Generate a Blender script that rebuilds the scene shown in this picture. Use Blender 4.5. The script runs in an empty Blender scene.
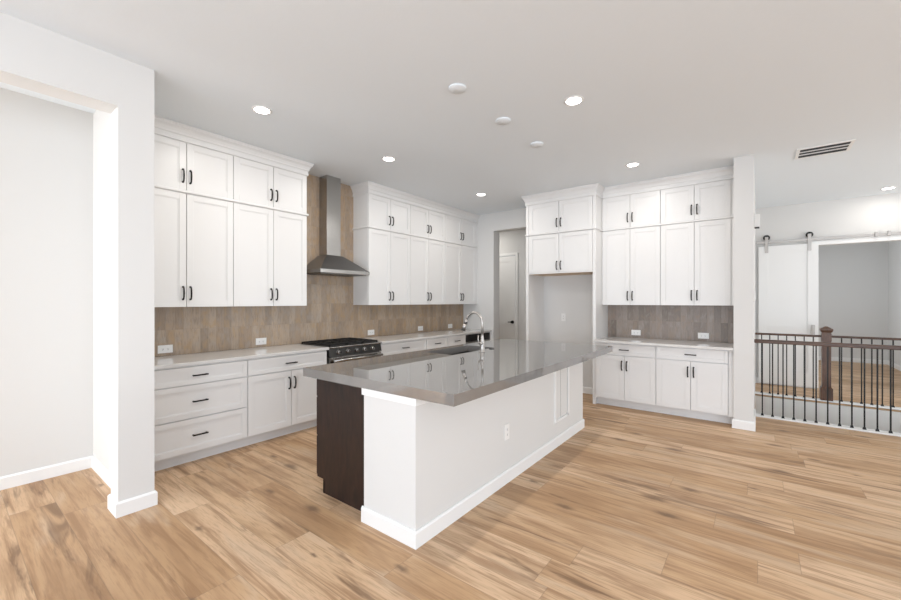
import bpy, bmesh, math
from mathutils import Vector, Matrix
S = bpy.context.scene
COL = S.collection
R = math.radians

# ------------------------------------------------------------------ camera, world, light, exposure
CAMH = 1.45
cam_d = bpy.data.cameras.new('camera'); cam = bpy.data.objects.new('camera', cam_d); COL.objects.link(cam)
cam_d.sensor_width = 36; cam_d.lens = 397.7 / 901 * 36
cam_d.shift_y = 1.18 / 901
cam_d.clip_start = .05
cam.location = (0, 0, CAMH)
cam.rotation_euler = (R(90), 0, R(37.728 - 90))
S.camera = cam
S.view_settings.view_transform = 'Standard'; S.view_settings.look = 'None'
S.view_settings.gamma = 1; S.view_settings.use_curve_mapping = False
S.view_settings.exposure = 0.09

w = bpy.data.worlds.new('sky'); S.world = w; w.use_nodes = True
w.node_tree.nodes['Background'].inputs[0].default_value = (.80, .92, 1.05, 1)
w.node_tree.nodes['Background'].inputs[1].default_value = 1.5

def area(name, loc, rot, sx, sy, power, col=(1, 1, 1)):
    l = bpy.data.lights.new(name, 'AREA'); l.shape = 'RECTANGLE'; l.size = sx; l.size_y = sy
    l.energy = power; l.color = col
    o = bpy.data.objects.new(name, l); COL.objects.link(o); o.location = loc; o.rotation_euler = rot
    return o
# daylight coming in through the windows behind the camera
XW, YW = -3.6, -5.2
DL = (.86, .945, 1.06)
area('daylight_rear_window', (XW + .06, -2.3, 1.22), (R(90), 0, R(-90)), 3.4, 2.2, 130, DL)
area('daylight_rear_window_small', (XW + .06, 1.7, 1.22), (R(90), 0, R(-90)), 2.2, 2.2, 90, DL)
area('daylight_side_window', (-.7, YW + .06, 1.22), (R(90), 0, 0), 3.6, 2.2, 120, DL)
area('daylight_side_window_far', (7.0, YW + .06, 1.55), (R(90), 0, 0), 3.0, 2.1, 115, (.97, .98, .98))
area('daylight_entry_window', (-3.3, 4.0, 1.5), (R(90), 0, R(-90)), .9, 2.0, 92, (.97, .97, .98))
area('daylight_study_window', (11.2, .1, 1.6), (R(-90), 0, 0), 1.8, 1.4, 30, (.90, .95, 1))

C = 3.093      # ceiling height
YA = 4.607     # wall behind the long cabinet run
XB = 6.259     # wall behind the short cabinet run
XB2 = 6.36     # the same wall left of the refrigerator surround, set back a little

# ------------------------------------------------------------------ materials
def newmat(name):
    m = bpy.data.materials.new(name); m.use_nodes = True
    return m, m.node_tree, m.node_tree.nodes['Principled BSDF']
def plain(name, col, rough=.5, metal=0, bump=0, bscale=200, spec=.5, coat=0):
    m, nt, b = newmat(name)
    b.inputs['Base Color'].default_value = (*col, 1); b.inputs['Roughness'].default_value = rough
    b.inputs['Metallic'].default_value = metal; b.inputs['Specular IOR Level'].default_value = spec
    if coat: b.inputs['Coat Weight'].default_value = coat; b.inputs['Coat Roughness'].default_value = .08
    tc = nt.nodes.new('ShaderNodeTexCoord')
    n = nt.nodes.new('ShaderNodeTexNoise'); n.inputs['Scale'].default_value = bscale; n.inputs['Detail'].default_value = 3
    nt.links.new(tc.outputs['Object'], n.inputs['Vector'])
    if bump:
        bp = nt.nodes.new('ShaderNodeBump'); bp.inputs['Strength'].default_value = bump; bp.inputs['Distance'].default_value = .002
        nt.links.new(n.outputs['Fac'], bp.inputs['Height']); nt.links.new(bp.outputs[0], b.inputs['Normal'])
    else:
        mr = nt.nodes.new('ShaderNodeMapRange'); mr.inputs['To Min'].default_value = max(0, rough - .03); mr.inputs['To Max'].default_value = rough + .03
        nt.links.new(n.outputs['Fac'], mr.inputs['Value']); nt.links.new(mr.outputs[0], b.inputs['Roughness'])
    return m
def emit(name, col, s):
    m, nt, b = newmat(name)
    b.inputs['Base Color'].default_value = (*col, 1)
    b.inputs['Emission Color'].default_value = (*col, 1); b.inputs['Emission Strength'].default_value = s
    return m
class NG:
    """little node-graph helper"""
    def __init__(s, nt): s.nt = nt
    def val(s, sock, v):
        if isinstance(v, (int, float)): sock.default_value = v
        elif isinstance(v, tuple): sock.default_value = v
        else: s.nt.links.new(v, sock)
    def m(s, op, a, b=0, c=0):
        n = s.nt.nodes.new('ShaderNodeMath'); n.operation = op
        s.val(n.inputs[0], a); s.val(n.inputs[1], b); s.val(n.inputs[2], c); return n.outputs[0]
    def vec(s, x, y, z=0):
        n = s.nt.nodes.new('ShaderNodeCombineXYZ'); s.val(n.inputs[0], x); s.val(n.inputs[1], y); s.val(n.inputs[2], z); return n.outputs[0]
    def wn(s, v):
        n = s.nt.nodes.new('ShaderNodeTexWhiteNoise'); n.noise_dimensions = '3D'; s.nt.links.new(v, n.inputs['Vector']); return n.outputs['Value']
    def noise(s, v, scale, detail=4, rough=.5, dist=0):
        n = s.nt.nodes.new('ShaderNodeTexNoise'); n.inputs['Scale'].default_value = scale; n.inputs['Detail'].default_value = detail
        n.inputs['Roughness'].default_value = rough; n.inputs['Distortion'].default_value = dist
        s.nt.links.new(v, n.inputs['Vector']); return n.outputs['Fac']
    def ramp(s, f, stops):
        n = s.nt.nodes.new('ShaderNodeValToRGB'); e = n.color_ramp.elements
        while len(e) < len(stops): e.new(.5)
        for i, (p, c) in enumerate(stops): e[i].position = p; e[i].color = (*c, 1)
        s.nt.links.new(f, n.inputs[0]); return n.outputs[0]
    def mix(s, f, a, b, t='MIX'):
        n = s.nt.nodes.new('ShaderNodeMix'); n.data_type = 'RGBA'; n.blend_type = t
        s.val(n.inputs['Factor'], f)
        for sock, v in ((n.inputs['A'], a), (n.inputs['B'], b)):
            if isinstance(v, tuple): sock.default_value = (*v, 1)
            else: s.nt.links.new(v, sock)
        return n.outputs['Result']
    def sm(s, v, lo, hi, a=0., b=1.):
        n = s.nt.nodes.new('ShaderNodeMapRange'); n.interpolation_type = 'SMOOTHSTEP'
        s.val(n.inputs['Value'], v); n.inputs['From Min'].default_value = lo; n.inputs['From Max'].default_value = hi
        n.inputs['To Min'].default_value = a; n.inputs['To Max'].default_value = b; return n.outputs['Result']
def floor_mat():
    m, nt, b = newmat('oak_plank'); g = NG(nt)
    tc = nt.nodes.new('ShaderNodeTexCoord'); sp = nt.nodes.new('ShaderNodeSeparateXYZ'); nt.links.new(tc.outputs['Object'], sp.inputs[0])
    X, Y = sp.outputs[0], sp.outputs[1]
    PW, PL = .228, 1.52
    xs = g.m('DIVIDE', g.m('SUBTRACT', X, .527), PW); col = g.m('FLOOR', xs); fx = g.m('FRACT', xs)
    off = g.wn(g.vec(col, 3.7, 1.1))
    ys = g.m('ADD', g.m('DIVIDE', Y, PL), off); row = g.m('FLOOR', ys); fy = g.m('FRACT', ys)
    r1 = g.wn(g.vec(col, row, 0.5)); r2 = g.wn(g.vec(col, row, 7.5))
    ox = g.m('MULTIPLY', r1, 31.); oz = g.m('MULTIPLY', r2, 47.)
    # long streaks along the plank, warped; a broad cloud; fine pores
    v = g.vec(g.m('ADD', X, ox), g.m('MULTIPLY', Y, .055), oz)
    streak = g.noise(v, 22, 5, .66, .55)
    v2 = g.vec(g.m('ADD', X, ox), g.m('MULTIPLY', Y, .18), oz)
    cloud = g.noise(v2, 6, 3, .55, .4)
    v3 = g.vec(g.m('ADD', X, ox), g.m('MULTIPLY', Y, .06), oz)
    pore = g.noise(v3, 120, 3, .6, .2)
    base = g.ramp(r1, [(0, (.51, .32, .175)), (.25, (.62, .415, .25)), (.5, (.71, .50, .325)), (.75, (.60, .395, .23)), (1, (.47, .29, .155))])
    c = g.mix(g.sm(streak, .46, .64, 0, .66), base, (.285, .155, .078))
    c = g.mix(g.sm(cloud, .48, .68, 0, .5), c, (.34, .195, .10))
    c = g.mix(g.sm(cloud, .5, .30, 0, .45), c, (.66, .51, .37))
    c = g.mix(g.sm(pore, .48, .70, 0, .42), c, (.34, .205, .115))
    # dark heart streaks and knots
    ds = g.noise(g.vec(g.m('ADD', X, oz), g.m('MULTIPLY', Y, .10), ox), 9, 4, .62, .7)
    c = g.mix(g.sm(ds, .57, .70, 0, .72), c, (.17, .095, .052))
    kn = nt.nodes.new('ShaderNodeTexVoronoi'); kn.voronoi_dimensions = '2D'; kn.inputs['Scale'].default_value = 1.0
    wob = g.noise(tc.outputs['Object'], 25, 3, .6)
    kv = g.vec(g.m('ADD', g.m('MULTIPLY', X, 3.6), g.m('MULTIPLY', wob, .12)), g.m('ADD', g.m('MULTIPLY', Y, 1.5), g.m('MULTIPLY', wob, .05)), 0)
    nt.links.new(kv, kn.inputs['Vector'])
    kc = nt.nodes.new('ShaderNodeSeparateColor'); nt.links.new(kn.outputs['Color'], kc.inputs[0])
    kr = g.m('MULTIPLY', g.m('GREATER_THAN', kc.outputs[0], .62), g.m('ADD', g.m('MULTIPLY', kc.outputs[1], .09), .04))
    kd = g.m('DIVIDE', kn.outputs['Distance'], g.m('MAXIMUM', kr, .0001))
    c = g.mix(g.sm(kd, 1.6, .2, 0, .78), c, (.17, .10, .06))
    # joints
    ex = g.m('MINIMUM', fx, g.m('SUBTRACT', 1, fx)); ey = g.m('MINIMUM', fy, g.m('SUBTRACT', 1, fy))
    jx = g.sm(ex, .004, .012, 1, 0); jy = g.sm(ey, .0007, .0018, 1, 0)
    j = g.m('MAXIMUM', jx, jy)
    c = g.mix(g.m('MULTIPLY', j, .38), c, (.20, .13, .08))
    nt.links.new(c, b.inputs['Base Color'])
    nt.links.new(g.m('ADD', g.m('MULTIPLY', streak, .12), .36), b.inputs['Roughness'])
    b.inputs['Specular IOR Level'].default_value = .22
    bp = nt.nodes.new('ShaderNodeBump'); bp.inputs['Strength'].default_value = .25; bp.inputs['Distance'].default_value = .002
    nt.links.new(g.m('SUBTRACT', g.m('MULTIPLY', streak, .3), j), bp.inputs['Height']); nt.links.new(bp.outputs[0], b.inputs['Normal'])
    return m
def tile_mat(name, axis, z0, cols, gold):
    m, nt, b = newmat(name); g = NG(nt)
    tc = nt.nodes.new('ShaderNodeTexCoord'); sp = nt.nodes.new('ShaderNodeSeparateXYZ'); nt.links.new(tc.outputs['Object'], sp.inputs[0])
    U = sp.outputs[axis]; Z = g.m('SUBTRACT', sp.outputs[2], z0)
    us = g.m('DIVIDE', U, .0765); vs = g.m('DIVIDE', Z, .2525)
    cu, cv = g.m('FLOOR', us), g.m('FLOOR', vs); fu, fv = g.m('FRACT', us), g.m('FRACT', vs)
    r1 = g.wn(g.vec(cu, cv, 2.2)); r2 = g.wn(g.vec(cu, cv, 9.1))
    c = g.ramp(r1, cols)
    v = g.vec(g.m('MULTIPLY', U, 1), g.m('MULTIPLY', Z, .12), g.m('MULTIPLY', r2, 40.))
    st = g.noise(v, 90, 4, .6, .3); cl = g.noise(g.vec(U, g.m('MULTIPLY', Z, .5), g.m('MULTIPLY', r2, 40.)), 16, 3, .55, .4)
    c = g.mix(g.sm(st, .45, .72, 0, .45), c, (.15, .115, .088))
    c = g.mix(g.sm(cl, .50, .70, 0, .5), c, gold)
    c = g.mix(g.sm(cl, .50, .30, 0, .35), c, (.36, .33, .295))
    eu = g.m('MINIMUM', fu, g.m('SUBTRACT', 1, fu)); ev = g.m('MINIMUM', fv, g.m('SUBTRACT', 1, fv))
    j = g.m('MAXIMUM', g.sm(eu, .010, .022, 1, 0), g.sm(ev, .003, .007, 1, 0))
    c = g.mix(g.m('MULTIPLY', j, .55), c, (.30, .255, .205))
    nt.links.new(c, b.inputs['Base Color']); b.inputs['Roughness'].default_value = .36
    bp = nt.nodes.new('ShaderNodeBump'); bp.inputs['Strength'].default_value = .5; bp.inputs['Distance'].default_value = .002
    nt.links.new(g.m('SUBTRACT', g.m('MULTIPLY', st, .3), j), bp.inputs['Height']); nt.links.new(bp.outputs[0], b.inputs['Normal'])
    return m
def wood_mat(name, c1, c2, axis_scale, rough=.35):
    m, nt, b = newmat(name); g = NG(nt)
    tc = nt.nodes.new('ShaderNodeTexCoord'); mp = nt.nodes.new('ShaderNodeMapping'); mp.inputs['Scale'].default_value = axis_scale
    nt.links.new(tc.outputs['Object'], mp.inputs['Vector'])
    n = g.noise(mp.outputs[0], 1, 5, .6, 1.0)
    c = g.ramp(n, [(.3, c1), (.7, c2)]); nt.links.new(c, b.inputs['Base Color']); b.inputs['Roughness'].default_value = rough
    return m
def quartz(name, c1, c2, rough, spec=.6, ior=1.5):
    m, nt, b = newmat(name); g = NG(nt)
    tc = nt.nodes.new('ShaderNodeTexCoord')
    n1 = g.noise(tc.outputs['Object'], 6, 4, .5, .6); n2 = g.noise(tc.outputs['Object'], 260, 2, .7)
    f = g.m('ADD', g.m('MULTIPLY', n1, .75), g.m('MULTIPLY', n2, .25))
    nt.links.new(g.ramp(f, [(.35, c1), (.65, c2)]), b.inputs['Base Color']); b.inputs['Roughness'].default_value = rough
    b.inputs['Specular IOR Level'].default_value = spec; b.inputs['IOR'].default_value = ior
    return m
M = {}
M['wall'] = plain('wall_paint', (.70, .69, .67), .75, bump=.12, bscale=260)
M['ceiling'] = plain('ceiling_paint', (.80, .84, .87), .85, bump=.35, bscale=70)
M['trim'] = plain('white_trim_paint', (.84, .835, .82), .42)
M['cab'] = plain('white_cabinet_lacquer', (.775, .765, .75), .36)
M['floor'] = floor_mat()
M['tileA'] = tile_mat('wood_look_tile_long_wall', 0, .914, [(0, (.33, .245, .175)), (.3, (.41, .305, .215)), (.6, (.45, .345, .25)), (.85, (.39, .30, .22)), (1, (.31, .235, .17))], (.45, .29, .14))
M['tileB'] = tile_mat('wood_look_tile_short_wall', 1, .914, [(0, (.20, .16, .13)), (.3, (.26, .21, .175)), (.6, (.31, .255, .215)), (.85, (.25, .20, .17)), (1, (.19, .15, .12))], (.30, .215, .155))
M['white_q'] = quartz('white_quartz', (.66, .645, .625), (.72, .705, .685), .05, 1.0)
M['grey_q'] = quartz('grey_quartz', (.185, .177, .168), (.208, .199, .190), 0.0, 1.0, 1.78)
M['dark'] = wood_mat('dark_stained_wood', (.0055, .0028, .0024), (.030, .0125, .0085), (26, 26, 5), .45)
M['railwood'] = wood_mat('brown_stained_wood', (.040, .018, .009), (.12, .056, .028), (30, 3, 30), .35)
M['postwood'] = wood_mat('brown_stained_post_wood', (.040, .017, .009), (.16, .075, .040), (40, 40, 4), .35)
M['black'] = plain('black_metal', (.016, .015, .014), .42, .6)
M['bronze'] = plain('dark_bronze', (.022, .019, .017), .30, .8)
M['steel'] = plain('brushed_steel', (.42, .41, .395), .24, 1)
M['steel_dark'] = plain('dark_brushed_steel', (.20, .195, .19), .28, 1)
M['steel_black'] = plain('blackened_steel', (.055, .053, .051), .30, .9)
M['sink_steel'] = plain('satin_sink_steel', (.10, .10, .10), .38, .9)
M['nickel'] = plain('brushed_nickel', (.46, .435, .41), .42, 1)
M['blackglass'] = plain('black_glass', (.010, .010, .011), .12, 0)
M['iron'] = plain('cast_iron', (.007, .007, .007), .6, 0)
M['plastic'] = plain('white_plastic', (.84, .83, .81), .35)
M['slot'] = plain('dark_slot', (.05, .05, .05), .6)
M['toegrey'] = plain('toe_kick_white', (.78, .77, .75), .5)
M['rawwood'] = wood_mat('unfinished_maple_ply', (.62, .45, .30), (.70, .54, .38), (3, 30, 30), .55)
M['led'] = emit('led_diffuser', (1, .97, .92), 14)
M['ventdark'] = plain('vent_dark', (.05, .05, .05), .7)
gm, nt_, b_ = newmat('window_glass'); b_.inputs['Transmission Weight'].default_value = 1; b_.inputs['Roughness'].default_value = 0; b_.inputs['IOR'].default_value = 1.05
M['glass'] = gm

# ------------------------------------------------------------------ mesh helpers
class MB:
    def __init__(s): s.bm = bmesh.new()
    def box(s, x0, x1, y0, y1, z0, z1, bev=0):
        b = bmesh.new()
        bmesh.ops.create_cube(b, size=1, matrix=Matrix.Translation(((x0 + x1) / 2, (y0 + y1) / 2, (z0 + z1) / 2)) @ Matrix.Diagonal((abs(x1 - x0), abs(y1 - y0), abs(z1 - z0), 1)))
        if bev: bmesh.ops.bevel(b, geom=b.edges[:], offset=bev, segments=2, affect='EDGES', profile=.5)
        s.merge(b); return s
    def merge(s, b):
        me = bpy.data.meshes.new('tmp'); b.to_mesh(me); b.free(); s.bm.from_mesh(me); bpy.data.meshes.remove(me)
    def cyl(s, p0, p1, r0, r1=None, n=24, cap=True):
        r1 = r0 if r1 is None else r1
        p0, p1 = Vector(p0), Vector(p1); d = p1 - p0
        b = bmesh.new(); bmesh.ops.create_cone(b, cap_ends=cap, segments=n, radius1=r0, radius2=r1, depth=d.length)
        b.transform(Matrix.Translation((p0 + p1) / 2) @ d.to_track_quat('Z', 'Y').to_matrix().to_4x4())
        for f in b.faces: f.smooth = len(f.verts) == 4
        s.merge(b); return s
    def poly(s, pts, h, axis='z'):
        """extrude polygon pts (3-D, planar) by vector h"""
        b = bmesh.new(); v0 = [b.verts.new(p) for p in pts]; v1 = [b.verts.new(Vector(p) + Vector(h)) for p in pts]
        b.faces.new(v0); b.faces.new(v1[::-1]); n = len(pts)
        for i in range(n): b.faces.new((v0[i], v1[i], v1[(i + 1) % n], v0[(i + 1) % n]))
        bmesh.ops.recalc_face_normals(b, faces=b.faces[:]); s.merge(b); return s
    def hexa(s, lo, hi, z0, z1):
        """frustum: lo=(x0,x1,y0,y1) at z0, hi likewise at z1"""
        b = bmesh.new()
        def ring(q, z): return [b.verts.new((q[0], q[2], z)), b.verts.new((q[1], q[2], z)), b.verts.new((q[1], q[3], z)), b.verts.new((q[0], q[3], z))]
        A, B = ring(lo, z0), ring(hi, z1); b.faces.new(A[::-1]); b.faces.new(B)
        for i in range(4): b.faces.new((A[i], A[(i + 1) % 4], B[(i + 1) % 4], B[i]))
        s.merge(b); return s
    def tube(s, pts, rad, n=12, flat=1.0):
        pts = [Vector(p) for p in pts]; rs = rad if isinstance(rad, (list, tuple)) else [rad] * len(pts)
        b = bmesh.new(); rings = []
        up = None
        for i, p in enumerate(pts):
            t = (pts[min(i + 1, len(pts) - 1)] - pts[max(i - 1, 0)]).normalized()
            if up is None:
                up = Vector((0, 0, 1)) if abs(t.z) < .9 else Vector((1, 0, 0))
            side = t.cross(up).normalized(); up = side.cross(t).normalized()
            rings.append([b.verts.new(p + (side * math.cos(a) + up * math.sin(a) * flat) * rs[i]) for a in [2 * math.pi * k / n for k in range(n)]])
        for A, B in zip(rings, rings[1:]):
            for k in range(n): b.faces.new((A[k], A[(k + 1) % n], B[(k + 1) % n], B[k])).smooth = True
        b.faces.new(rings[0][::-1]); b.faces.new(rings[-1]); bmesh.ops.recalc_face_normals(b, faces=b.faces[:]); s.merge(b); return s
    def lathe(s, prof, c=(0, 0, 0), n=32):
        b = bmesh.new(); rings = []
        for r, z in prof: rings.append([b.verts.new((c[0] + r * math.cos(2 * math.pi * k / n), c[1] + r * math.sin(2 * math.pi * k / n), c[2] + z)) for k in range(n)])
        for A, B in zip(rings, rings[1:]):
            for k in range(n): b.faces.new((A[k], A[(k + 1) % n], B[(k + 1) % n], B[k])).smooth = True
        b.faces.new(rings[0][::-1]); b.faces.new(rings[-1]); bmesh.ops.recalc_face_normals(b, faces=b.faces[:]); s.merge(b); return s
    def sweep(s, path, prof):
        """sweep closed profile [(outward, z)] along plan path; outward = right-hand side of travel, mitred corners"""
        P = [Vector((p[0], p[1])) for p in path]; b = bmesh.new(); rings = []
        nrm = lambda d: Vector((d.y, -d.x))
        for i, p in enumerate(P):
            d0 = (P[i] - P[i - 1]).normalized() if i else (P[1] - P[0]).normalized()
            d1 = (P[i + 1] - P[i]).normalized() if i < len(P) - 1 else d0
            n0, n1 = nrm(d0), nrm(d1); m = (n0 + n1); m = m / (m.dot(n0))
            rings.append([b.verts.new((p.x + m.x * o, p.y + m.y * o, z)) for o, z in prof])
        k = len(prof)
        for A, B in zip(rings, rings[1:]):
            for j in range(k): b.faces.new((A[j], A[(j + 1) % k], B[(j + 1) % k], B[j]))
        b.faces.new(rings[0][::-1]); b.faces.new(rings[-1]); bmesh.ops.recalc_face_normals(b, faces=b.faces[:]); s.merge(b); return s
    def build(s, name, mat, parent=None, loc=(0, 0, 0), **tags):
        me = bpy.data.meshes.new(name); s.bm.to_mesh(me); s.bm.free()
        o = bpy.data.objects.new(name, me); COL.objects.link(o); me.materials.append(M[mat] if isinstance(mat, str) else mat)
        o.location = loc
        if parent: o.parent = parent
        for k, v in tags.items(): o[k] = v
        return o
def thing(name, label, cat, loc=(0, 0, 0), rz=0, group=None):
    o = bpy.data.objects.new(name, None); COL.objects.link(o); o.empty_display_size = .1
    o.location = loc; o.rotation_euler = (0, 0, rz); o['label'] = label; o['category'] = cat
    if group: o['group'] = group
    return o
def tag(o, label, cat, group=None):
    o['label'] = label; o['category'] = cat
    if group: o['group'] = group
    return o
def struct(name, boxes, mat):
    m = MB()
    for q in boxes: m.box(*q)
    return m.build(name, mat, kind='structure')
def copy_tree(o, parent=None):
    c = o.copy(); COL.objects.link(c); c.parent = parent
    for ch in [x for x in bpy.data.objects if x.parent == o]: copy_tree(ch, c)
    return c

# ------------------------------------------------------------------ the setting
YP0, YP1 = .0389, .2233       # short partition right of the short run
XP = 5.5877
SX0, SX1 = 6.40, 7.87         # stairwell
struct('floor', [(XW - .2, SX0, YW - .2, 6.0, -.25, 0), (SX0, SX1, YP0, 6.0, -.25, 0), (SX0, SX1, YW - .2, -3.4, -.25, 0), (SX1, 13.6, YW - .2, 6.0, -.25, 0)], 'floor')
struct('ceiling', [(XW - .2, 13.6, YW - .2, 6.0, C, C + .15)], 'ceiling')
struct('wall_left', [(XW, 6.573, YA, YA + .15, 0, C)], 'wall')
# partition at the left with the cased-free opening
struct('wall_opening', [(XW, -1.1, 3.4025, 3.585, 0, C), (-1.1, .747, 3.4025, 3.585, 2.762, C), (.747, .9505, 3.4025, 3.585, 0, C), (.84, .9505, 3.585, YA, 0, C)], 'wall')
struct('wall_far', [(XB, XB + .2, YP1, 2.96, 0, C), (XB2, 6.573, 2.96, 3.904, 2.76, C), (XB2, 6.573, 3.904, YA, 0, C)], 'wall')
struct('wall_partition', [(XP, 8.91, YP0, YP1, 0, C)], 'wall')
struct('wall_passage', [(7.8, 7.95, 2.45, 4.215, 0, C), (7.8, 7.95, 4.215, 5.09, 2.465, C), (7.8, 7.95, 5.09, 5.85, 0, C), (XB + .2, 7.8, 2.3, 2.45, 0, C), (6.573, 7.8, 5.7, 5.85, 0, C), (6.42, 6.573, YA + .15, 5.85, 0, C)], 'wall')
struct('wall_hall', [(8.91, 9.03, -.76, YP1, 0, C), (8.91, 9.03, -2.2, -.76, 2.375, C), (8.91, 9.03, YW, -2.2, 0, C)], 'wall')
struct('wall_study', [(13.32, 13.5, -3.0, .9, 0, C), (9.03, 13.32, -2.5, -2.35, 0, C), (9.03, 10.1, .2, .35, 0, C), (10.1, 12.3, .2, .35, 0, .85), (10.1, 12.3, .2, .35, 2.35, C), (12.3, 13.32, .2, .35, 0, C)], 'wall')
def wall_with_windows(name, horiz, c0, c1, a0, a1, wins):
    """wall between thickness coords c0..c1 running a0..a1; wins=[(s,e,z0,z1)]"""
    bx = []
    cur = a0
    for s_, e_, z0, z1 in wins:
        for (p, q, za, zb) in ((cur, s_, 0, C), (s_, e_, 0, z0), (s_, e_, z1, C)):
            bx.append((p, q, c0, c1, za, zb) if horiz else (c0, c1, p, q, za, zb))
        cur = e_
    bx.append((cur, a1, c0, c1, 0, C) if horiz else (c0, c1, cur, a1, 0, C))
    struct(name, bx, 'wall')
wall_with_windows('wall_rear', False, XW - .18, XW, YW, YA, [(-4.1, -.5, .08, 2.38), (.5, 2.9, .08, 2.38), (3.62, 4.5, .5, 2.5)])
wall_with_windows('wall_right', True, YW - .18, YW, XW, 13.5, [(-2.6, 1.2, .08, 2.38), (5.4, 8.6, .45, 2.65)])
def window(n, horiz, c, a0, a1, z0, z1, mull):
    m = MB(); t = .05
    def bx(p, q, za, zb, d=.04):
        if horiz: m.box(p, q, c - d, c + d, za, zb)
        else: m.box(c - d, c + d, p, q, za, zb)
    bx(a0, a1, z0, z0 + t); bx(a0, a1, z1 - t, z1); bx(a0, a0 + t, z0 + t, z1 - t); bx(a1 - t, a1, z0 + t, z1 - t)
    for i in range(1, mull): x = a0 + (a1 - a0) * i / mull; bx(x - .025, x + .025, z0 + t, z1 - t, .035)
    f = m.build('window_%d' % n, 'trim', kind='structure')
    g = MB()
    (g.box(a0 + t, a1 - t, c - .004, c + .004, z0 + t, z1 - t) if horiz else g.box(c - .004, c + .004, a0 + t, a1 - t, z0 + t, z1 - t))
    g.build('window_pane', 'glass', f)
window(1, False, XW - .12, -4.1, -.5, .08, 2.38, 3)
window(2, False, XW - .12, .5, 2.9, .08, 2.38, 2)
window(3, False, XW - .12, 3.62, 4.5, .5, 2.5, 1)
window(4, True, YW - .12, -2.6, 1.2, .08, 2.38, 3)
window(5, True, YW - .12, 5.4, 8.6, .45, 2.65, 3)
window(6, True, .30, 10.1, 12.3, .85, 2.35, 2)
# stairwell below the floor line
struct('wall_stairwell', [(SX1 - .03, SX1 + .0, -3.4, YP0, -2.6, -.03), (SX0, SX0 + .03, -3.4, YP0, -2.6, -.25), (SX0, SX1, YP0, YP0 + .05, -2.6, -.25), (SX0, SX1, -3.45, -3.4, -2.6, -.25), (SX0, SX1, -3.4, YP0, -2.65, -2.6)], 'wall')
# baseboards: profile with a small eased top
def baseboard(name, path, h=.10, t=.015, mat='trim'):
    return MB().sweep(path, [(0, 0), (t, 0), (t, h - .012), (t * .45, h), (0, h)]).build(name, mat, kind='structure')
baseboard('baseboard_opening', [(.84, 4.607), (.84, 3.585), (.747, 3.585), (.747, 3.4025), (.9505, 3.4025), (.9505, 3.97)])
baseboard('baseboard_alcove', [(XW, YA), (.84, YA)])
baseboard('baseboard_partition', [(5.70, YP1), (XP, YP1), (XP, YP0), (6.29, YP0)])
baseboard('baseboard_fridge_niche', [(XB, 2.848), (XB, 1.85)])
baseboard('baseboard_passage', [(7.8, 4.15), (7.8, 2.46)])
baseboard('baseboard_study', [(13.32, .2), (13.32, -2.35), (9.05, -2.35)])
baseboard('baseboard_hall', [(8.91, YP0), (8.91, -.76)])
baseboard('baseboard_left', [(XW, 3.4025), (-1.1, 3.4025)])
baseboard('baseboard_rear', [(XW, -.45), (XW, .45)])
baseboard('baseboard_right', [(13.3, YW), (1.25, YW)])

# passage door behind the doorway
def shaker(m, w, h, t=.019, fr=.057, rec=.009, x0=0, z0=0, panels=None):
    """frame-and-panel slab: front face y=0 facing -y, lower-left at (x0, z0); panels = [(xa,xb,za,zb)] in slab coords"""
    if panels is None: panels = [(fr, w - fr, fr, h - fr)]
    xa = min(p[0] for p in panels); xb = max(p[1] for p in panels)
    e = .0015
    m.box(x0, x0 + xa, 0, t, z0, z0 + h, e); m.box(x0 + xb, x0 + w, 0, t, z0, z0 + h, e)
    ps = sorted(panels, key=lambda p: p[2]); zc = 0
    for p in ps:
        m.box(x0 + xa, x0 + xb, 0, t, z0 + zc, z0 + p[2]); zc = p[3]
    m.box(x0 + xa, x0 + xb, 0, t, z0 + zc, z0 + h)
    for p in ps:
        m.box(x0 + p[0], x0 + p[1], rec, t - .001, z0 + p[2], z0 + p[3])
        b = .008   # small inner step that catches the light
        for q in ((p[0], p[1], p[2], p[2] + b), (p[0], p[1], p[3] - b, p[3]), (p[0], p[0] + b, p[2] + b, p[3] - b), (p[1] - b, p[1], p[2] + b, p[3] - b)):
            m.box(x0 + q[0], x0 + q[1], rec * .5, rec + .001, z0 + q[2], z0 + q[3])
    return m
t = MB(); shaker(t, .835, 2.44, .04, .11, .010, panels=[(.12, .715, .24, .90), (.12, .715, 1.07, 2.32)])
d1 = t.build('door_1', 'trim', loc=(7.80, 5.07, .008), kind='structure'); d1.rotation_euler = (0, 0, R(-90))
k = MB(); k.cyl((.775, 0, .98), (.775, -.012, .98), .034); k.cyl((.775, -.012, .98), (.775, -.045, .98), .011); k.cyl((.775, -.045, .98), (.775, -.062, .98), .030, .024)
k.box(.68, .775, -.056, -.044, .972, .988, .003)
k.build('door_handle', 'bronze', d1)
struct('trim_1', [(7.78, 7.8, 4.160, 4.215, 0, 2.520), (7.78, 7.8, 5.09, 5.145, 0, 2.520), (7.78, 7.8, 4.215, 5.09, 2.465, 2.520)], 'trim')
# white casing over the hall opening that the sliding door runs past
struct('trim_2', [(8.885, 8.91, -2.2, -.70, 2.375, 2.44)], 'trim')

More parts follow.
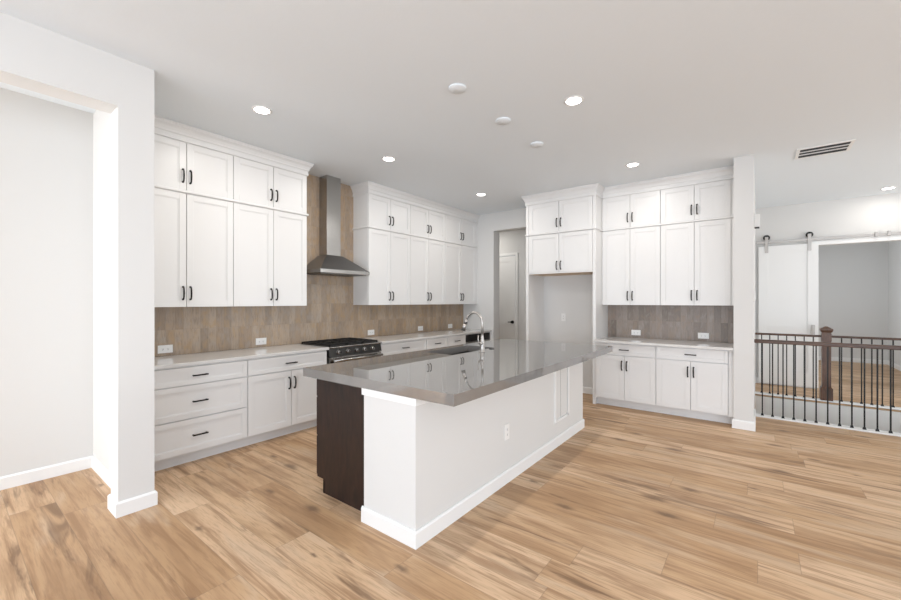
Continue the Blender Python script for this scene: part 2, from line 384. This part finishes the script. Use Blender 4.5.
# ------------------------------------------------------------------ cabinets
def arch_pull(m, L=.125, horiz=False):
    h = L / 2; pts = []
    if horiz:
        m.box(-h, h, -.032, -.021, -.006, .006, .002); m.box(-h + .004, -h + .016, -.021, 0, -.005, .005, .001); m.box(h - .016, h - .004, -.021, 0, -.005, .005, .001); return m
    raw = [(0, -h + .004), (-.014, -h + .003), (-.023, -h + .012), (-.028, -h * .55), (-.030, 0), (-.028, h * .55), (-.023, h - .012), (-.014, h - .003), (0, h - .004)]
    rad = [.0095, .0075, .0065, .0070, .0078, .0070, .0065, .0075, .0095]
    for y, z in raw: pts.append((z, y, 0) if horiz else (0, y, z))
    m.tube(pts, rad, 10); return m
_pm = {}
def pull(parent, x, z, horiz):
    if horiz not in _pm:
        o = arch_pull(MB(), .125, horiz).build('handle', 'bronze', parent, (x, 0, z)); _pm[horiz] = o.data
    else:
        o = bpy.data.objects.new('handle', _pm[horiz]); COL.objects.link(o); o.parent = parent; o.location = (x, 0, z)
    return o
def door(parent, x0, x1, z0, z1, hx, hz, mat='cab'):
    g = .0028; o = shaker(MB(), x1 - x0 - 2 * g, z1 - z0).build('door', mat, parent, (x0 + g, 0, z0))
    pull(o, hx - x0 - g, hz - z0, False); return o
def drawer(parent, x0, x1, z0, z1, mat='cab', handle=True):
    g = .0022; o = shaker(MB(), x1 - x0 - 2 * g, z1 - z0, fr=.045 if z1 - z0 > .2 else .034).build('drawer', mat, parent, (x0 + g, 0, z0))
    if handle: pull(o, (x1 - x0) / 2 - g, (z1 - z0) / 2, True)
    return o
def pair(parent, x0, x1, z0, z1, where, mat='cab', mid=None, dx=.031, dh=.13):
    mid = (x0 + x1) / 2 if mid is None else mid
    hz = z0 + dh if where == 'low' else z1 - .13
    door(parent, x0, mid, z0, z1, mid - dx, hz, mat); door(parent, mid, x1, z0, z1, mid + dx, hz, mat)
def cab(name, label, loc, rz, w, d, z0, z1, group, cat='cabinet', mat='cab', toe=None, open_top=False, frame=True):
    t = thing(name, label, cat, loc, rz, group)
    m = MB()
    if open_top:
        m.box(0, .018, .02, d, z0, z1); m.box(w - .018, w, .02, d, z0, z1); m.box(.018, w - .018, .02, d, z0, z0 + .018); m.box(.018, w - .018, d - .018, d, z0 + .018, z1)
        m.box(.018, w - .018, .02, .038, z0 + .018, z1 - .02)
    else: m.box(0, w, .0195, d, z0, z1)
    m.build('body', mat, t)
    if toe: MB().box(0, w, toe, toe + .018, 0, z0).build('toe_kick', mat, t)
    return t
ZB, ZM, ZK = 1.396, 2.481, 2.947
YU, YB = 4.267, 3.965
dU = YA - YU
# ---- long run, left section (x .955 -> 2.711) : two tall wall cabinets, two small ones above
LW = [(.952, 1.02, 1.869, 1.445), (1.869, 1.869, 2.711, 2.297)]
posA1 = ['beside the left opening', 'left of the hood']
for i, (a, da, b, mid) in enumerate(LW):
    t = cab('wall_cabinet', 'tall white two-door wall cabinet ' + posA1[i] + ', lower tier', (a, YU, 0), 0, b - a, dU, ZB, ZM, 'tall wall cabinets on the long wall')
    pair(t, da - a, b - a, ZB, ZM - .016, 'low', mid=mid - a)
    if da > a: MB().box(0, da - a - .003, .001, .0195, ZB, ZM - .014).build('filler', 'cab', t)
    t = cab('wall_cabinet', 'small white two-door ceiling-height cabinet ' + posA1[i], (a, YU, 0), 0, b - a, dU, ZM, C, 'small ceiling-height cabinets on the long wall')
    pair(t, da - a, b - a, ZM + .016, ZK - .002, 'low', mid=mid - a)
    if da > a: MB().box(0, da - a - .003, .001, .0195, ZM + .014, ZK).build('filler', 'cab', t)
# ---- long run, right section
X2 = 3.6626
RW = [(X2, 4.501, 4.501, 4.082), (4.501, 5.366, 5.366, 4.934), (5.366, 6.312, XB2 - .001, 5.842)]
posA2 = ['right beside the hood', 'in the middle right of the hood', 'in the corner by the doorway']
for i, (a, db_, b, mid) in enumerate(RW):
    t = cab('wall_cabinet', 'tall white two-door wall cabinet ' + posA2[i] + ', lower tier', (a, YU, 0), 0, b - a, dU, ZB, ZM, 'tall wall cabinets on the long wall')
    pair(t, 0, db_ - a, ZB, ZM - .016, 'low', mid=mid - a)
    if db_ < b: MB().box(db_ - a + .003, b - a, .001, .0195, ZB, ZM - .014).build('filler', 'cab', t)
    t = cab('wall_cabinet', 'small white two-door ceiling-height cabinet ' + posA2[i], (a, YU, 0), 0, b - a, dU, ZM, C, 'small ceiling-height cabinets on the long wall')
    pair(t, 0, db_ - a, ZM + .016, ZK - .002, 'low', mid=mid - a)
    if db_ < b: MB().box(db_ - a + .003, b - a, .001, .0195, ZM + .014, ZK).build('filler', 'cab', t)
# ---- short run (faces -x): local x runs towards -y
XU = 5.956; dUB = XB - XU; RZ = R(-90)
YS1 = 1.8086
SW = [(YS1, 1.041, 1.041, 1.423), (1.041, .262, YP1 + .001, .650)]
posB = ['beside the refrigerator surround', 'beside the white partition end']
for i, (a, db_, b, mid) in enumerate(SW):
    t = cab('wall_cabinet', 'tall white two-door wall cabinet on the short wall ' + posB[i], (XU, a, 0), RZ, a - b, dUB, ZB, ZM, 'wall cabinets on the short wall')
    pair(t, .002, a - db_, ZB, ZM - .016, 'low', mid=a - mid)
    if db_ > b: MB().box(a - db_ + .003, a - b, .001, .0195, ZB, ZM - .014).build('filler', 'cab', t)
    t = cab('wall_cabinet', 'small white ceiling-height cabinet on the short wall ' + posB[i], (XU, a, 0), RZ, a - b, dUB, ZM, C, 'wall cabinets on the short wall')
    pair(t, .002, a - db_, ZM + .016, ZK - .002, 'low', mid=a - mid)
    if db_ > b: MB().box(a - db_ + .003, a - b, .001, .0195, ZM + .014, ZK).build('filler', 'cab', t)
# ---- refrigerator surround: two tall panels, two cabinets bridging them
XF, YS0 = 5.680, 2.890
t = thing('refrigerator_surround', 'tall white side panels framing the empty refrigerator niche', 'cabinet panel', (XF, YS0, 0), RZ)
MB().box(0, .042, 0, XB2 - .001 - XF, 0, C).build('side_panel', 'cab', t)
MB().box(YS0 - YS1 - .042, YS0 - YS1, 0, XB - XF, 0, C).build('side_panel', 'cab', t)
MB().box(.042, YS0 - YS1 - .042, .001, .0195, 1.868, 1.885).build('valance', 'cab', t)
MB().box(.042, YS0 - YS1 - .042, .0195, XB - XF, 1.868, 1.884).build('bottom_panel', 'rawwood', t, label='unpainted wood underside')
wN = YS0 - YS1 - .084
t = cab('wall_cabinet', 'deep white two-door cabinet directly above the refrigerator niche', (XF, YS0 - .042, 0), RZ, wN, XB - XF, 1.885, ZM, 'cabinets over the refrigerator niche')
pair(t, .002, wN - .002, 1.888, ZM - .016, 'low', mid=YS0 - .042 - 2.352, dh=.098)
t = cab('wall_cabinet', 'deep white two-door ceiling-height cabinet topmost above the refrigerator niche', (XF, YS0 - .042, 0), RZ, wN, XB - XF, ZM, C, 'cabinets over the refrigerator niche')
pair(t, .002, wN - .002, ZM + .016, ZK - .002, 'low', mid=YS0 - .042 - 2.352)
# ---- crown and mid mouldings
CR = [(0, ZK), (.012, ZK), (.014, ZK + .022), (.010, ZK + .026), (.010, ZK + .052), (.017, ZK + .058), (.021, ZK + .074), (.031, ZK + .096), (.043, ZK + .112), (.048, ZK + .116), (.050, C - .016), (.056, C - .014), (.056, C - .0005), (0, C - .0005)]
MM = [(0, ZM - .013), (.010, ZM - .013), (.015, ZM - .006), (.015, ZM + .006), (.010, ZM + .013), (0, ZM + .013)]
pA1 = [(.952, YU), (2.711, YU), (2.711, YA - .0105)]; pA2 = [(X2, YA - .0105), (X2, YU), (XB2 - .001, YU)]
pS_full = [(XB2 - .001, YS0), (XF, YS0), (XF, YS1), (XU - .0005, YS1)]
pB = [(XU, YS1), (XU, YP1 + .001)]
for nm, pr, word in (('crown_moulding', CR, 'stepped white crown moulding at the ceiling'), ('mid_moulding', MM, 'thin white moulding strip between the upper two tiers of doors')):
    for pth, where in ((pA1, 'on the cabinets left of the range hood'), (pA2, 'on the cabinets right of the range hood'), (pS_full, 'around the refrigerator surround'), (pB, 'on the short wall beside the partition')):
        o = MB().sweep(pth, pr).build(nm, 'cab'); tag(o, word + ' ' + where, 'moulding', nm.replace('_', ' ') + ' pieces')
# ---- base cabinets on the long wall
dB = YA - YB; TZ = .105; CT = .884
t = cab('base_cabinet', 'white three-drawer base cabinet beside the left wall opening', (.952, YB, 0), 0, 1.868 - .952, dB, TZ, CT, 'base cabinets on the long wall', toe=.095)
f0 = .074
for z0, z1 in ((.716, .868), (.418, .706), (.118, .408)): drawer(t, f0, .914, z0, z1)
MB().box(0, f0 - .003, .001, .0195, TZ + .01, .872).build('filler', 'cab', t)
t = cab('base_cabinet', 'white base cabinet with one drawer over two doors left of the range', (1.868, YB, 0), 0, .915, dB, TZ, CT, 'base cabinets on the long wall', toe=.095)
drawer(t, .006, .909, .716, .868); pair(t, .006, .909, .118, .706, 'high', mid=.468)
X3 = 3.612
for i, (a, b) in enumerate(((X3, 4.535), (4.535, 5.04), (5.04, 5.555))):
    t = cab('base_cabinet', 'white base cabinet with a top drawer, ' + ['wide, directly right of the range', 'narrow, second from the right of the range', 'narrow, next to the black-fronted appliance'][i], (a, YB, 0), 0, b - a, dB, TZ, CT, 'base cabinets on the long wall', toe=.095)
    drawer(t, .004, b - a - .004, .716, .868)
    if i == 0: pair(t, .004, b - a - .004, .118, .706, 'high')
    else: door(t, .004, b - a - .004, .118, .706, (b - a - .05) if i == 1 else .05, .576)
# built-in appliance with black glass front at the end of the run
t = thing('undercounter_microwave', 'black-fronted appliance built in under the far end of the long counter', 'microwave', (5.555, YB, 0))
XM = XB2 - .001 - 5.555
MB().box(0, XM, .0195, dB, TZ, CT).build('body', 'cab', t)
MB().box(0, XM, .095, .113, 0, TZ).build('toe_kick', 'cab', t)
MB().box(.02, XM - .035, -.004, .019, .745, .868, .002).build('control_panel', 'blackglass', t)
MB().box(.02, XM - .035, -.004, .019, .40, .740, .002).build('drawer_front', 'steel', t)
MB().box(.09, XM - .11, -.006, -.0045, .47, .66).build('window', 'blackglass', t)
MB().box(.02, XM - .035, 0, .019, .118, .392, .002).build('lower_panel', 'cab', t)
MB().box(XM - .032, XM, .001, .0195, TZ + .01, .868).build('filler', 'cab', t)
# ---- base cabinets on the short wall
XFB = 5.648; dBB = XB - XFB
for i, (a, b, db_) in enumerate(((YS1 - .001, 1.040, 1.040), (1.040, YP1 + .001, .272))):
    t = cab('base_cabinet', 'white base cabinet with one drawer over two doors ' + ['beside the refrigerator niche', 'against the white partition end'][i], (XFB, a, 0), RZ, a - b, dBB, TZ, CT, 'base cabinets on the short wall', toe=.095)
    drawer(t, .008, a - db_ - .004, .722, .868); pair(t, .008, a - db_ - .004, .118, .712, 'high')
    if db_ > b: MB().box(a - db_, a - b, .001, .0195, TZ, CT - .012).build('filler', 'cab', t)
# ---- worktops and backsplashes
YC, ZC = 3.941, .914
tag(MB().box(.952, 2.792, YC, YA - .0105, CT, ZC, .003).build('countertop', 'white_q'), 'white quartz worktop left of the range', 'countertop', 'white quartz worktops')
tag(MB().box(3.608, XB2 - .001, YC, YA - .0105, CT, ZC, .003).build('countertop', 'white_q'), 'white quartz worktop right of the range', 'countertop', 'white quartz worktops')
tag(MB().box(5.572, XB - .001, YP1 + .001, YS1 - .001, CT, ZC, .003).build('countertop', 'white_q'), 'white quartz worktop on the short wall beside the niche', 'countertop', 'white quartz worktops')
m = MB(); m.box(.952, 2.711, YA - .010, YA, ZC, ZB); m.box(2.711, X2, YA - .010, YA, ZC, C - .001); m.box(X2, XB2 - .0005, YA - .010, YA, ZC, ZB)
tag(m.build('tile_backsplash', 'tileA'), 'brown wood-look vertical tile backsplash behind the range on the long wall', 'backsplash')
tag(MB().box(XB - .010, XB, YP1 + .001, YS1 - .001, ZC, ZB).build('tile_backsplash', 'tileB'), 'grey-brown wood-look tile backsplash on the short wall', 'backsplash')

# ------------------------------------------------------------------ range and hood
RX0, RX1, RY = 2.798, 3.602, 3.93
t = thing('range', 'stainless gas range with black grates and front knobs between the white worktops', 'range', (RX0, RY, 0)); W = RX1 - RX0
MB().box(0, W, .055, .655, .10, .895).build('body', 'steel_dark', t)
MB().box(.02, W - .02, .09, .62, 0, .10).build('toe_kick', 'iron', t)
MB().poly([(0, .008, .795), (0, .055, .795), (0, .055, .895), (0, .030, .895)], (W, 0, 0)).build('control_panel', 'steel_black', t)
MB().box(-.002, W + .002, .005, .66, .895, .912, .005).build('cooktop_rim', 'steel', t)
MB().box(.02, W - .02, .05, .645, .9121, .916).build('cooktop', 'iron', t)
kn = None
for i, kx in enumerate((.125, .262, .395, .515, .645)):
    if kn is None:
        kn = MB().cyl((0, .002, 0), (0, -.008, -.001), .030, .030).cyl((0, -.008, -.001), (0, -.038, -.003), .023, .020).box(-.0045, .0045, -.045, -.034, -.018, .016, .001).build('knob', 'steel', t, (kx, .020, .845))
    else:
        c_ = kn.copy(); COL.objects.link(c_); c_.parent = t; c_.location = (kx, .020, .845)
od = MB().box(.006, W - .006, .012, .054, .22, .785, .004).build('oven_door', 'steel', t)
MB().box(.11, W - .11, .010, .013, .33, .66).build('oven_window', 'blackglass', od)
MB().cyl((.03, -.040, .752), (W - .03, -.040, .752), .015).cyl((.07, .012, .752), (.07, -.04, .752), .009).cyl((W - .07, .012, .752), (W - .07, -.04, .752), .009).build('handle', 'steel', od)
MB().box(.006, W - .006, .014, .054, .11, .212, .004).build('storage_drawer', 'steel', t)
gw = (W - .05) / 3
for i in range(3):
    gx = .025 + i * gw; m = MB(); z0, z1 = .924, .938
    x0, x1, y0, y1 = gx + .003, gx + gw - .003, .058, .638
    for q in ((x0, x1, y0, y0 + .014), (x0, x1, y1 - .014, y1), (x0, x0 + .014, y0, y1), (x1 - .014, x1, y0, y1), (x0, x1, (y0 + y1) / 2 - .006, (y0 + y1) / 2 + .006)): m.box(*q, z0, z1)
    xm = (x0 + x1) / 2
    m.box(xm - .005, xm + .005, y0, y1, z0, z1)
    for yy in (.20, .50): m.box(x0, x1, yy - .005, yy + .005, z0, z1)
    for fx, fy in ((x0, y0), (x1 - .014, y0), (x0, y1 - .014), (x1 - .014, y1 - .014)): m.box(fx, fx + .014, fy, fy + .014, .916, z0)
    m.build('grate', 'iron', t)
    for yy in (.20, .50): MB().lathe([(.045, .916), (.045, .921), (.030, .922), (.030, .930), (.026, .932)], (xm, yy, 0), 20).build('burner', 'iron', t)
t = thing('range_hood', 'tapered stainless chimney range hood on the tiled wall', 'range hood', (3.21, YA - .011, 1.80))
def hb(m): return m
MB().box(-.107, .107, -.165, 0, .245, C - 1.80 - .001).build('chimney', 'steel', t)
MB().hexa((-.38, .38, -.430, 0), (-.127, .127, -.190, 0), .045, .250).build('canopy', 'steel_dark', t)
MB().box(-.383, .383, -.433, 0, 0, .046, .003).build('rim', 'steel', t)
m = MB(); m.box(-.35, .35, -.40, -.03, -.006, .0)
for i in range(12): m.box(-.33 + i * .056, -.30 + i * .056, -.38, -.05, -.010, -.006)
m.build('grease_filter', 'steel_dark', t)
for i in range(4): MB().cyl((.02 + i * .03, -.4335, .022), (.02 + i * .03, -.437, .022), .007, n=12).build('button', 'steel', t)

# ------------------------------------------------------------------ island
IX0, IX1, IY0, IY1, IZ, IT = 1.709, 4.671, 1.2986, 2.7434, .944, .064
HX0, HX1, HY0, HY1 = 2.972, 3.732, 2.276, 2.63
m = MB(); zb = IZ - IT
m.box(IX0, HX0, IY0, IY1, zb, IZ); m.box(HX1, IX1, IY0, IY1, zb, IZ); m.box(HX0, HX1, IY0, HY0, zb, IZ); m.box(HX0, HX1, HY1, IY1, zb, IZ)
bmesh.ops.remove_doubles(m.bm, verts=m.bm.verts[:], dist=1e-5)
tag(m.build('countertop', 'grey_q'), 'thick grey quartz worktop of the kitchen island', 'countertop')
KX0, KX1, KY0, KY1 = 1.7245, 4.541, 1.5934, 2.055
t = thing('island_wall', 'white painted wall block carrying the overhanging side of the island', 'island base', (KX0, KY0, 0))
lx, ly = KX1 - KX0, KY1 - KY0
MB().box(0, lx, 0, ly, 0, zb).build('body', 'wall', t)
MB().sweep([(0, ly + .012), (0, 0), (lx, 0), (lx, ly)], [(0, 0), (.015, 0), (.015, .088), (.007, .10), (0, .10)]).build('baseboard', 'trim', t)
MB().sweep([(0, ly + .012), (0, 0), (lx, 0), (lx, ly)], [(0, zb - .045), (.010, zb - .045), (.010, zb - .001), (0, zb - .001)]).build('top_trim', 'trim', t)
# dark cabinets on the working side
DX0 = 1.792; YD = 2.700; widths = [(DX0, 2.80), (2.80, 3.90), (3.90, 4.53)]
for i, (a, b) in enumerate(widths):
    lab = ['dark-stained wooden island cabinet showing its end panel beside the white base', 'dark-stained wooden island cabinet carrying the sink', 'dark-stained wooden island cabinet at the far end'][i]
    # faces +y: rotate by 180 degrees
    t = cab('island_cabinet', lab, (b, YD, 0), R(180), b - a, YD - KY1, TZ, zb, 'dark island cabinets', mat='dark', toe=.095, open_top=(i == 1))
    ww = b - a
    if i == 1: drawer(t, .004, ww - .004, .70, .868, 'dark', False); pair(t, .004, ww - .004, .118, .692, 'high', 'dark')
    elif i == 0:
        for z0, z1 in ((.72, .868), (.42, .712), (.118, .412)): drawer(t, .004, ww / 2 - .002, z0, z1, 'dark'); drawer(t, ww / 2 + .002, ww - .004, z0, z1, 'dark')
        MB().box(ww, ww + .0, 0, 0, 0, 0) if False else None
        m = MB(); m.poly([(ww - .018, .0955, 0), (ww - .018, YD - KY1, 0), (ww - .018, YD - KY1, TZ), (ww - .018, .0955, TZ)], (.018, 0, 0)).build('end_panel', 'dark', t)
    else: pair(t, .004, ww - .004, .118, .868, 'high', 'dark')
# sink
t = thing('sink', 'stainless undermount sink set in the grey island worktop', 'sink', ((HX0 + HX1) / 2, (HY0 + HY1) / 2, IZ - IT))
sx, sy = (HX1 - HX0) / 2, (HY1 - HY0) / 2
m = MB(); D_ = -.22; th = .012
m.box(-sx - th, -sx, -sy - th, sy + th, D_, 0); m.box(sx, sx + th, -sy - th, sy + th, D_, 0); m.box(-sx, sx, -sy - th, -sy, D_, 0); m.box(-sx, sx, sy, sy + th, D_, 0); m.box(-sx, sx, -sy, sy, D_, D_ + .01)
m.build('basin', 'sink_steel', t)
MB().lathe([(.042, D_ + .010), (.045, D_ + .013), (.03, D_ + .014), (.022, D_ + .011)], (0, 0, 0), 24).build('drain', 'steel', t)
# faucet
FX, FY = 3.325, 2.172
t = thing('faucet', 'tall brushed nickel gooseneck faucet beside the island sink', 'faucet', (FX, FY, IZ))
MB().lathe([(.030, 0), (.030, .006), (.024, .012), (.023, .05), (.0245, .075), (.022, .105), (.0165, .135), (.0125, .165), (.0125, .17)], n=28).build('body', 'nickel', t)
pts = [(0, 0, .155), (0, 0, .285)]; r_ = .098
for k_ in range(0, 15):
    a_ = R(180 - k_ * 11.6); pts.append((0, r_ + r_ * math.cos(a_), .285 + r_ * 1.08 * math.sin(a_)))
MB().tube(pts, .0125, 14).build('spout', 'nickel', t)
e0 = Vector(pts[-1]); dr = (e0 - Vector(pts[-2])).normalized()
MB().cyl(e0 - dr * .005, e0 + dr * .045, .0145, .016).cyl(e0 + dr * .045, e0 + dr * .118, .016, .0225).build('spray_head', 'nickel', t)
MB().cyl((-.015, 0, .085), (-.052, 0, .088), .017, .015).tube([(-.048, 0, .088), (-.062, .004, .10), (-.066, .006, .13), (-.064, .006, .172)], [.010, .0075, .006, .007], 10).build('lever', 'nickel', t)
# soap / air-switch button on the worktop right of the faucet
tag(MB().lathe([(.030, 0), (.030, .003), (.027, .005), (.024, .005)], (3.60, 2.235, IZ), 24).build('air_switch', 'black'), 'small dark round button on the grey worktop right of the faucet', 'switch')
# framed access panel
t = thing('access_panel', 'white framed access panel on the long side of the island wall', 'access panel', (3.729, KY0, .245))
m = MB(); m.box(0, .022, -.014, 0, 0, .575); m.box(.022, .352, -.014, 0, 0, .024); m.box(.022, .352, -.014, 0, .551, .575); m.box(.335, .372, -.014, 0, 0, .575); m.build('frame', 'trim', t)
MB().box(.022, .155, -.003, 0, .024, .551).build('inset_panel', 'wall', t)
MB().box(.163, .327, -.004, 0, .032, .544, .001).build('hinged_cover', 'wall', t)
MB().box(.155, .163, -.0015, 0, .024, .551).box(.327, .335, -.0015, 0, .024, .551).build('reveal', 'ventdark', t)

# ------------------------------------------------------------------ outlets, switches
def outlet(loc, rz, vertical, label, group):
    t = thing('outlet', label, 'outlet', loc, rz, group)
    a, b = (.036, .0625) if vertical else (.0625, .039)
    MB().box(-a, a, -.006, 0, -b, b, .002).build('cover_plate', 'plastic', t)
    for s_ in (-1, 1):
        cx, cz = (0, s_ * .02) if vertical else (s_ * .022, 0)
        o = MB().box(cx - .016, cx + .016, -.008, -.006, cz - .016, cz + .016, .0008).build('receptacle', 'plastic', t)
        m = MB(); m.box(cx - .006, cx - .004, -.0085, -.008, cz - .005, cz + .006); m.box(cx + .004, cx + .006, -.0085, -.008, cz - .005, cz + .006); m.cyl((cx, -.008, cz - .010), (cx, -.0085, cz - .010), .0022, n=10)
        m.build('slots', 'slot', o)
gB = 'outlets in the backsplashes'
for x, lab in ((1.372, 'beside the left wall opening'), (2.322, 'left of the range, under the cabinet end'), (3.99, 'just right of the range'), (5.095, 'midway along the right worktop'), (5.93, 'in the far corner left of the faucet')):
    outlet((x, YA - .010, .981), 0, False, 'white outlet in the long tile backsplash, ' + lab, gB)
outlet((XB - .010, 1.41, .992), RZ, False, 'white outlet in the short-wall backsplash nearer the refrigerator niche', gB)
outlet((XB - .010, .577, .990), RZ, False, 'white outlet in the short-wall backsplash nearer the partition', gB)
outlet((XB, 2.51, 1.188), RZ, True, 'white vertical outlet inside the empty refrigerator niche', None)
outlet((2.793, KY0, .405), 0, True, 'white vertical outlet low on the island wall', None)
t = thing('door_chime', 'white chime box high on the partition beside the hall', 'chime', (6.1, YP0, 2.42), 0)
MB().box(-.07, .07, -.055, 0, -.075, .075, .004).build('cover', 'plastic', t); MB().box(-.06, .06, -.050, -.004, -.080, -.075).build('grille', 'ventdark', t)
t = thing('light_switch', 'white wall switch on the partition beside the hall', 'switch', (6.0, YP0, 1.51), 0)
MB().box(-.036, .036, -.010, 0, -.06, .06, .002).build('cover_plate', 'plastic', t); MB().box(-.016, .016, -.016, -.010, -.033, .033, .001).build('rocker', 'plastic', t)

# ------------------------------------------------------------------ ceiling fittings
def downlight(x, y, label, power=9):
    t = thing('recessed_light', label, 'ceiling light', (x, y, C), 0, 'recessed ceiling lights')
    MB().lathe([(.080, 0), (.080, -.003), (.066, -.007), (.060, -.004), (.060, 0)], n=36).build('trim_ring', 'plastic', t)
    MB().lathe([(.060, -.001), (.060, -.0045), (.02, -.0055), (.001, -.0055)], n=36).build('diffuser', 'led', t)
    l = bpy.data.lights.new('bulb', 'AREA'); l.shape = 'DISK'; l.size = .12; l.energy = power; l.color = (1, .965, .92)
    o = bpy.data.objects.new('bulb', l); COL.objects.link(o); o.parent = t; o.location = (0, 0, -.02)
for x, y, lab in ((1.712, 3.373, 'lit recessed ceiling light nearest the left wall opening'), (3.194, 3.373, 'lit recessed ceiling light in front of the range hood'), (5.127, 3.373, 'lit recessed ceiling light near the passage doorway'),
                  (3.194, 1.195, 'largest lit recessed ceiling light, over the seating side of the island'), (5.127, 1.195, 'lit recessed ceiling light in front of the short cabinet run'), (1.712, 1.195, 'lit recessed ceiling light cut by the top edge of the view')):
    downlight(x, y, lab)
downlight(8.461, -1.495, 'lit recessed ceiling light in the hall near the sliding door', 3)
downlight(7.1, 4.85, 'added unseen fill light in the passage ceiling, hidden above its doorway', 10)  # unseen lamp added only to brighten the passage and its door
disc = None
for x, lab in ((2.455, 'blank round ceiling cover nearest the camera over the island'), (3.151, 'blank round ceiling cover, the middle one over the island'), (3.84, 'blank round ceiling cover farthest from the camera over the island')):
    o = MB().lathe([(.068, 0), (.068, -.009), (.064, -.014), (.001, -.0141)], (0, 0, 0), 36).build('ceiling_cover', 'ceiling', None, (x, 1.832, C)) if disc is None else disc.copy()
    if disc is None: disc = o
    else: COL.objects.link(o); o.location = (x, 1.832, C)
    tag(o, lab, 'ceiling cover', 'blank ceiling covers')
t = thing('ceiling_vent', 'rectangular white air vent with dark slots in the ceiling', 'vent', (5.887, -.558, C))
m = MB(); hx_, hy_ = .185, .225
m.box(-hx_, hx_, -hy_, -hy_ + .028, -.008, 0); m.box(-hx_, hx_, hy_ - .028, hy_, -.008, 0); m.box(-hx_, -hx_ + .028, -hy_ + .028, hy_ - .028, -.008, 0); m.box(hx_ - .028, hx_, -hy_ + .028, hy_ - .028, -.008, 0)
m.build('frame', 'plastic', t)
MB().box(-hx_ + .028, hx_ - .028, -hy_ + .028, hy_ - .028, -.002, 0).build('backing', 'ventdark', t)
for xx in (-.052, .052): MB().box(xx - .009, xx + .009, -hy_ + .028, hy_ - .028, -.008, -.002).build('louver', 'plastic', t)
for i in range(9):
    xx = -.145 + i * .036
    if abs(abs(xx) - .052) > .022: MB().box(xx - .002, xx + .002, -hy_ + .028, hy_ - .028, -.007, -.002).build('slat', 'slot', t)

# ------------------------------------------------------------------ sliding barn door
t = thing('sliding_barn_door', 'white two-panel sliding barn door hanging on a flat metal track', 'sliding door', (8.862, -.005, .02), RZ)
w_ = .778
shaker(MB(), w_, 2.385, .036, .13, .010, panels=[(.13, w_ - .13, .24, .76), (.13, w_ - .13, 1.0, 2.275)]).build('door_panel', 'trim', t)
for hx in (.11, .668):
    hg = MB().box(hx - .024, hx + .024, -.008, 0, 2.27, 2.55, .002).build('hanger', 'nickel', t)
    MB().cyl((hx, .002, 2.535), (hx, .022, 2.535), .048, n=28).build('wheel', 'black', hg)
MB().box(w_ - .085, w_ - .045, -.03, -.0, .86, 1.04, .004).build('pull_handle', 'nickel', t)
t = thing('barn_door_track', 'flat steel track fixed over the hall opening', 'door track', (8.868, .03, 2.475), RZ)
MB().box(0, 2.15, -.004, .004, -.02, .02, .001).build('rail', 'nickel', t)
for s_ in (.10, .62, 1.47, 2.05): MB().cyl((s_, .004, 0), (s_, .042, 0), .012, n=14).build('spacer', 'nickel', t)
for s_ in (1.47, 1.60): MB().box(s_ - .018, s_ + .018, -.022, -.004, -.03, .045, .003).build('stop', 'nickel', t)

# ------------------------------------------------------------------ stair railings
def railing(label, X, shoe, balus, bz, hr_segs, hz0, hz1, hmat, newel=None):
    t = thing('stair_railing', label, 'railing', (X, 0, 0), 0, 'railings around the stairwell')
    y1 = -3.30
    MB().box(shoe[0] - X, shoe[1] - X, y1, YP0, 0, bz, .004).build('base_rail', 'trim', t, label='white base rail')
    for a, b in hr_segs: MB().box(-.03, .03, a, b, hz0, hz1, .008).build('handrail', hmat, t)
    proto = None
    for y in balus:
        if proto is None:
            proto = MB().box(-.0065, .0065, -.0065, .0065, bz, hz0 + .002).build('baluster', 'black', t, (0, y, 0))
            sh = MB().hexa((-.015, .015, -.015, .015), (-.010, .010, -.010, .010), bz, bz + .024).build('baluster_shoe', 'black', proto)
        else:
            c_ = proto.copy(); COL.objects.link(c_); c_.parent = t; c_.location = (0, y, 0)
            s2 = sh.copy(); COL.objects.link(s2); s2.parent = c_
    if newel is not None:
        m = MB(); n_ = newel
        m.box(-.048, .048, n_ - .048, n_ + .048, bz, 1.02)
        m.hexa((-.066, .066, n_ - .066, n_ + .066), (-.066, .066, n_ - .066, n_ + .066), bz, bz + .17)
        m.hexa((-.066, .066, n_ - .066, n_ + .066), (-.048, .048, n_ - .048, n_ + .048), bz + .17, bz + .20)
        m.hexa((-.056, .056, n_ - .052, n_ + .052), (-.052, .052, n_ - .052, n_ + .052), .87, .985)
        nw = m.build('newel_post', 'postwood', t)
        MB().hexa((-.056, .056, n_ - .056, n_ + .056), (-.068, .068, n_ - .068, n_ + .068), 1.0, 1.03).hexa((-.068, .068, n_ - .068, n_ + .068), (-.068, .068, n_ - .068, n_ + .068), 1.03, 1.05).hexa((-.068, .068, n_ - .068, n_ + .068), (-.012, .012, n_ - .012, n_ + .012), 1.05, 1.085).build('post_cap', 'postwood', nw)
    return t
railing('stair railing with brown handrail and thin black balusters, nearer one at the kitchen floor edge', 6.345, (6.298, 6.405), [-.041 - .0998 * i for i in range(32)], .018, [(-3.3, YP0)], .924, .970, 'railwood')
railing('farther stair railing beyond the stairwell with square brown newel post', 7.895, (7.835, 7.945), [y for y in [-.042 - .0998 * i for i in range(32)] if abs(y + .78) > .075], .020, [(-.725, YP0), (-3.3, -.835)], .925, .955, 'railwood', -.78)
